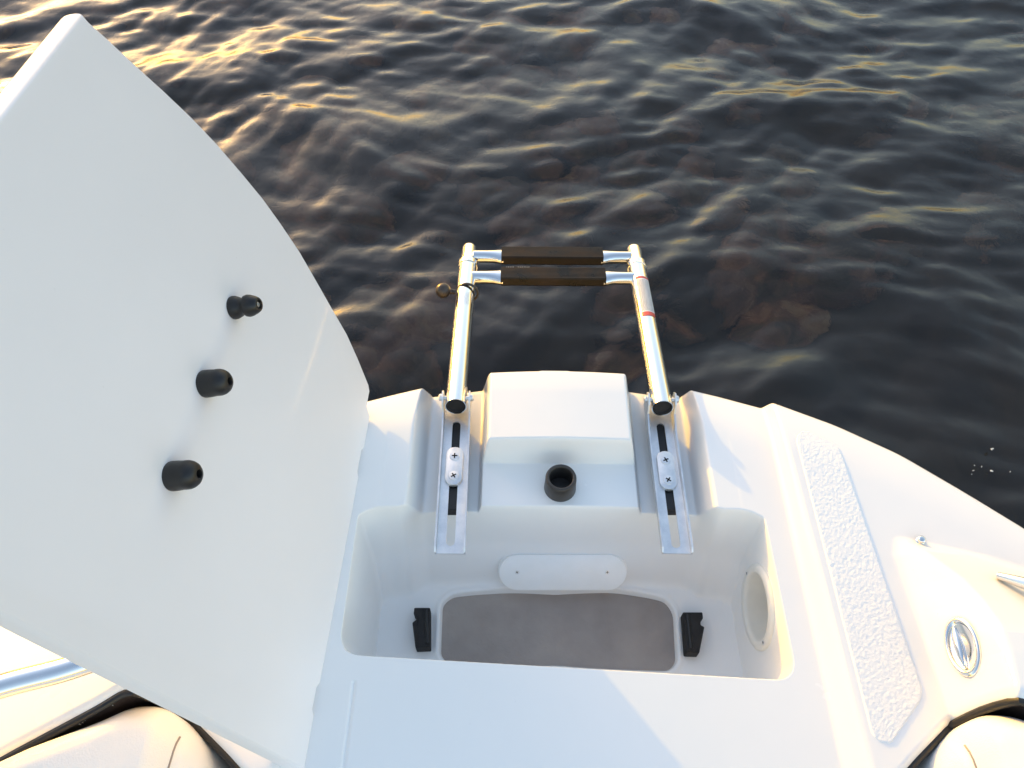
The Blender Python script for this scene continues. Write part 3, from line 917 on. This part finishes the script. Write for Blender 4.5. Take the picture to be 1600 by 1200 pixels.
for sgn in (-1, 1):
    x = HC + sgn * HW
    bm = bmesh.new(); r = .0166
    rings = sweep(bm, [lp(x, -.016), lp(x, 0.002), lp(x, t_col - .012), lp(x, t_col - .0115), lp(x, t_col), lp(x, t_col + .0006)], [r, r, r, r + .0016, r + .0016, r - .001], 36, caps=False)
    ring_in = sweep(bm, [lp(x, -.016), lp(x, .05)], r - .0013, 36, caps=False)
    a_, c_ = rings[0], ring_in[0]
    for i in range(36):
        j = (i + 1) % 36; bm.faces.new((a_[i], a_[j], c_[j], c_[i]))
    ot = lpart(from_bm('outer_tube', bm, M_CHROME, angle=40))
    # dark plug in the open foot of the tube
    bm = bmesh.new()
    lathe(bm, lp(x, -.0135), -tdir, [(.0153, -.01), (.0153, 0), (.0138, .0016), (.0128, .0012), (.0118, -.001), (0, -.0025)], 32)
    lpart(from_bm('tube_plug', bm, M_BLACK), ot)
    bm = bmesh.new()
    r2 = .0140
    sweep(bm, [lp(x, t_col - .03), lp(x, t_end - .006), lp(x, t_end - .0025), lp(x, t_end), lp(x, t_end + .0015)], [r2, r2, r2 * .96, r2 * .8, r2 * .45], 32)
    lpart(from_bm('inner_tube', bm, M_CHROME, angle=60))
    if sgn < 0:
        # tiny upright print on the left tube
        bm = bmesh.new()
        for k in range(7):
            ang = R(62 + k * 9); d_ = X1 * math.cos(ang) + tup * math.sin(ang); sd_ = X1 * -math.sin(ang) + tup * math.cos(ang)
            ta, tb = t_for(488) + .002 * (k % 3), t_for(466) - .003 * ((k * 5) % 4)
            segs = 7
            for q in range(segs):
                s0_ = ta + (tb - ta) * q / segs; s1_ = s0_ + (tb - ta) / segs * (.55 + .3 * ((q * 7 + k) % 3) / 2)
                c0_ = lp(x, s0_) + d_ * (r + .0003); c1_ = lp(x, s1_) + d_ * (r + .0003)
                bm.faces.new([bm.verts.new(v) for v in (c0_ - sd_ * .00035, c0_ + sd_ * .00035, c1_ + sd_ * .00035, c1_ - sd_ * .00035)])
        lpart(from_bm('printed_lines', bm, M_PRINT, smooth=False), ot)
    else:
        # warning sticker: red band, rows of fine print, second red band
        def band(t0, t1, a0_, a1_, rr_, m_, nm):
            bm = bmesh.new(); K = 14; ra = []; rb = []
            for k in range(K + 1):
                ang = R(a0_ + (a1_ - a0_) * k / K); d_ = X1 * math.cos(ang) + tup * math.sin(ang)
                ra.append(bm.verts.new(lp(x, t0) + d_ * rr_)); rb.append(bm.verts.new(lp(x, t1) + d_ * rr_))
            for k in range(K): bm.faces.new((ra[k], ra[k + 1], rb[k + 1], rb[k]))
            o = from_bm(nm, bm, m_); return o
        tt0, tt1 = t_for(503), t_for(441)
        sp = lpart(band(tt0, tt1, 38, 128, r + .00025, M_STICK, 'warning_sticker'), ot)
        lpart(band(tt0, tt0 + .011, 40, 126, r + .0005, M_RED, 'red_band'), ot)
        lpart(band(tt1 - .007, tt1 - .001, 40, 126, r + .0005, M_RED, 'red_band'), ot)
        bm = bmesh.new()
        tcur = tt0 + .014
        while tcur < tt1 - .010:
            ang0 = 44
            while ang0 < 120:
                da_ = random.uniform(4, 12); ang1 = min(ang0 + da_, 123)
                vs = []
                for (tv, av) in ((tcur, ang0), (tcur, ang1), (tcur + .0011, ang1), (tcur + .0011, ang0)):
                    d_ = X1 * math.cos(R(av)) + tup * math.sin(R(av)); vs.append(bm.verts.new(lp(x, tv) + d_ * (r + .0006)))
                bm.faces.new(vs); ang0 = ang1 + random.uniform(1.5, 4)
            tcur += .0026
        lpart(from_bm('printed_lines', bm, M_PRINT, smooth=False), ot)
# rungs with ribbed treads
def rung(t, hw_t, off, first):
    bm = bmesh.new()
    L_ = HW - .010
    xsr = [-L_, -hw_t - .032, -hw_t - .022, -hw_t - .012, -hw_t - .004, -hw_t + .004]
    rr_ = [(.0118, .0118), (.0118, .0118), (.0118, .0126), (.0116, .0145), (.0112, .0172), (.0108, .0184)]
    xsr += [-hw_t + .006, -hw_t + .010]; rr_ += [(.006, .006), (.005, .005)]
    xsr = xsr + [-x_ for x_ in xsr[::-1]]; rr_ = rr_ + rr_[::-1]
    sweep(bm, [lp(HC + x_, t, off) for x_ in xsr], rr_, 24, hint=tup)
    # bar right through
    rg = lpart(from_bm('rung', bm, M_CHROME, angle=60))
    # tread: shallow box with lengthwise ribs on top
    bm = bmesh.new(); nr = 9; wd = .0178; prof_ = []
    prof_.append((-wd, -.004)); prof_.append((-wd, .0095))
    for k in range(nr):
        a0_ = -wd + .0012 + (2 * wd - .0024) * k / nr; a1_ = -wd + .0012 + (2 * wd - .0024) * (k + .62) / nr; a2_ = -wd + .0012 + (2 * wd - .0024) * (k + 1) / nr
        prof_ += [(a0_, .0130), (a1_, .0130), (a1_ + .0002, .0118), (a2_ - .0002, .0118)]
    prof_ += [(wd, .0110), (wd, -.004), (wd - .004, -.0085), (-wd + .004, -.0085)]
    rows = []
    for x_ in (-hw_t, -hw_t + .001, hw_t - .001, hw_t):
        rows.append([bm.verts.new(lp(HC + x_, t + pa, off + pb)) for pa, pb in prof_])
    for A, B in zip(rows, rows[1:]):
        for i in range(len(prof_)):
            j = (i + 1) % len(prof_); bm.faces.new((A[i], A[j], B[j], B[i]))
    bm.faces.new(rows[0]); bm.faces.new(rows[-1][::-1])
    tr_ = lpart(from_bm('tread', bm, M_TREAD, smooth=False), rg)
    if first:
        bm = bmesh.new(); xx = -hw_t + .010
        for wdt in (.0022, .003, .003, .003, None, .003, .002, .003, .003, .002, .003):
            if wdt is None: xx += .006; continue
            for a_, b_ in ((.0155, .0009), (.0125, .0009)):
                c0_ = lp(HC + xx, t + a_, off + .0134)
                bm.faces.new([bm.verts.new(c0_ + X1 * p + tdir * q) for p, q in ((0, 0), (wdt * .7, 0), (wdt * .7, b_), (0, b_))])
            c0_ = lp(HC + xx, t + .0125, off + .0134)
            bm.faces.new([bm.verts.new(c0_ + X1 * p + tdir * q) for p, q in ((0, 0), (.0007, 0), (.0007, .0035), (0, .0035))])
            xx += wdt + .0012
        lpart(from_bm('raised_lettering', bm, M_PRINT, smooth=False), rg)
rung(t_lo - .002, .0965, .002, True)
rung(t_up - .001, .0965, .002, False)

# ball-ended rubber strap looped round the left tube
xl_ = HC - HW; ts = t_for(457)
strap = empty('ball_strap', lp(xl_, ts))
tag(strap, 'dark rubber loop with a shiny ball end around the left ladder tube', 'strap')
bm = bmesh.new(); C_ = Vector((0, 0, 0)); N = 48; rings = []
w_ = (tdir * .94 + tup * .0 + X1 * .10).normalized(); u, v, w = basis(w_, X1)
for k in range(N):
    a_ = 2 * math.pi * k / N; rad_ = .0185 + .0035 * math.cos(a_) * .5
    c_ = u * (rad_ * math.cos(a_) + .002) + v * rad_ * math.sin(a_)
    rd = (u * math.cos(a_) + v * math.sin(a_))
    rings.append([bm.verts.new(c_ + rd * .0022 * math.cos(2 * math.pi * q / 10) + w * .0030 * math.sin(2 * math.pi * q / 10)) for q in range(10)])
for i in range(N):
    A, B = rings[i], rings[(i + 1) % N]
    for q in range(10):
        s = (q + 1) % 10; bm.faces.new((A[q], A[s], B[s], B[q]))
from_bm('loop', bm, M_BRONZE).parent = strap
bm = bmesh.new(); bmesh.ops.create_uvsphere(bm, u_segments=28, v_segments=18, radius=.0138, matrix=Matrix.Translation(Vector((-.0405, .0, .004))))
from_bm('ball', bm, M_BRONZE).parent = strap
bm = bmesh.new(); sweep(bm, [(-.030, 0, .002), (-.024, 0, .001), (-.018, 0, 0)], [.006, .0045, .0042], 14)
from_bm('neck', bm, M_BRONZE).parent = strap

# --- cockpit cushions either side, separate things lying on the seats
def cushion(sgn, label):
    x0, x1 = .392, .98; root = empty('seat_cushion', (sgn * .6, -.05, -.20))
    tag(root, label, 'cushion', 'bow seat cushions')
    nx, ny = 130, 110
    U = np.linspace(0, 1, nx); V = np.linspace(0, 1, ny); V = 1 - (1 - V) ** 1.5
    Xg = x0 + (x1 - x0) * (U ** 1.15)
    yt = cockpit_edge(Xg) - .019 - .05 * np.clip((.425 - Xg) / .033, 0, 1) ** 2
    Y = (-.55) + (yt[None, :] + .55) * V[:, None]; X = np.repeat(Xg[None, :], ny, 0)
    e = np.minimum(np.minimum((X - x0) * 1.0, (x1 - X)), np.minimum((yt[None, :] - Y), (Y + .55)))
    r = .036; e_ = np.clip(e, 0, r)
    dome = np.sqrt(np.maximum(r * r - (r - e_) ** 2, 0)) / r
    zt = np.interp(X, [x0, .46, .58, .98], [-.035, .072, .104, .108])
    Z = zt - .052 * (1 - dome) + .0015 * np.sin(X * 21 + 1) * np.sin(Y * 13) * dome
    Z = Z - .006 * np.exp(-((X - .442 - .03 * np.clip(.2 - Y, 0, .3)) / .0035) ** 2)
    N = grid_normals(X, Y, Z)
    nxn = N.copy()
    if sgn < 0: X = -X; nxn[..., 0] *= -1; X = X[:, ::-1]; Y = Y[:, ::-1]; Z = Z[:, ::-1]; nxn = nxn[:, ::-1]
    o = link_mesh('cushion_top', grid_mesh('cushion_top', X, Y, Z, nxn), M_VINYL); o.parent = root; o.location = -root.location
    # boxed sides
    loop = [(X[-1, i], Y[-1, i], Z[-1, i]) for i in range(nx)]
    if sgn > 0: loop = [(X[j, 0], Y[j, 0], Z[j, 0]) for j in range(0, ny - 1)] + loop
    else: loop = loop + [(X[j, -1], Y[j, -1], Z[j, -1]) for j in range(ny - 2, -1, -1)]
    A = np.array(loop); Bm = A.copy(); Bm[:, 2] = -.24
    XX_ = np.stack([A[:, 0], Bm[:, 0]]); YY_ = np.stack([A[:, 1], Bm[:, 1]]); ZZ_ = np.stack([A[:, 2], Bm[:, 2]])
    o = link_mesh('cushion_side', grid_mesh('cushion_side', XX_, YY_, ZZ_), M_VINYL); o.parent = root; o.location = -root.location
    bm = bmesh.new(); sp_ = []
    for k in range(60):
        y = .20 - k * .008; x = .442 + .03 * max(.2 - y, 0)
        if y > float(cockpit_edge(x)) - .028: continue
        ee = max(min(x - x0, float(cockpit_edge(x)) - .017 - y), 0); ee = min(ee, r); dm = math.sqrt(max(r * r - (r - ee) ** 2, 0)) / r
        z = float(np.interp(x, [x0, .46, .58, .98], [-.035, .072, .104, .108])) - .052 * (1 - dm) - .0052
        sp_.append((x * sgn, y, z))
    sweep(bm, sp_, .0012, 6); o = from_bm('seam', bm, M_PIPE); o.parent = root; o.location = -root.location
cushion(1, 'white vinyl seat cushion at the lower right, beyond the textured pad')
cushion(-1, 'white vinyl seat cushion at the lower left, behind the raised lid')
# cockpit floor and inner liner
bm = bmesh.new()
prism(bm, [(-1.1, -.95), (1.1, -.95), (1.1, .30), (-1.1, .30)], Vector((0, 0, 0)), X1, Vector((0, 1, 0)), Vector((0, 0, 1)), -.36, -.338, 0)
bpart(from_bm('cockpit_liner', bm, M_COCK, smooth=False))

scene.render.engine = 'CYCLES'
scene.cycles.max_bounces = 12
scene.cycles.diffuse_bounces = 10
scene.cycles.glossy_bounces = 6
scene.cycles.caustics_refractive = True
scene.cycles.caustics_reflective = False
scene.cycles.sample_clamp_indirect = 6
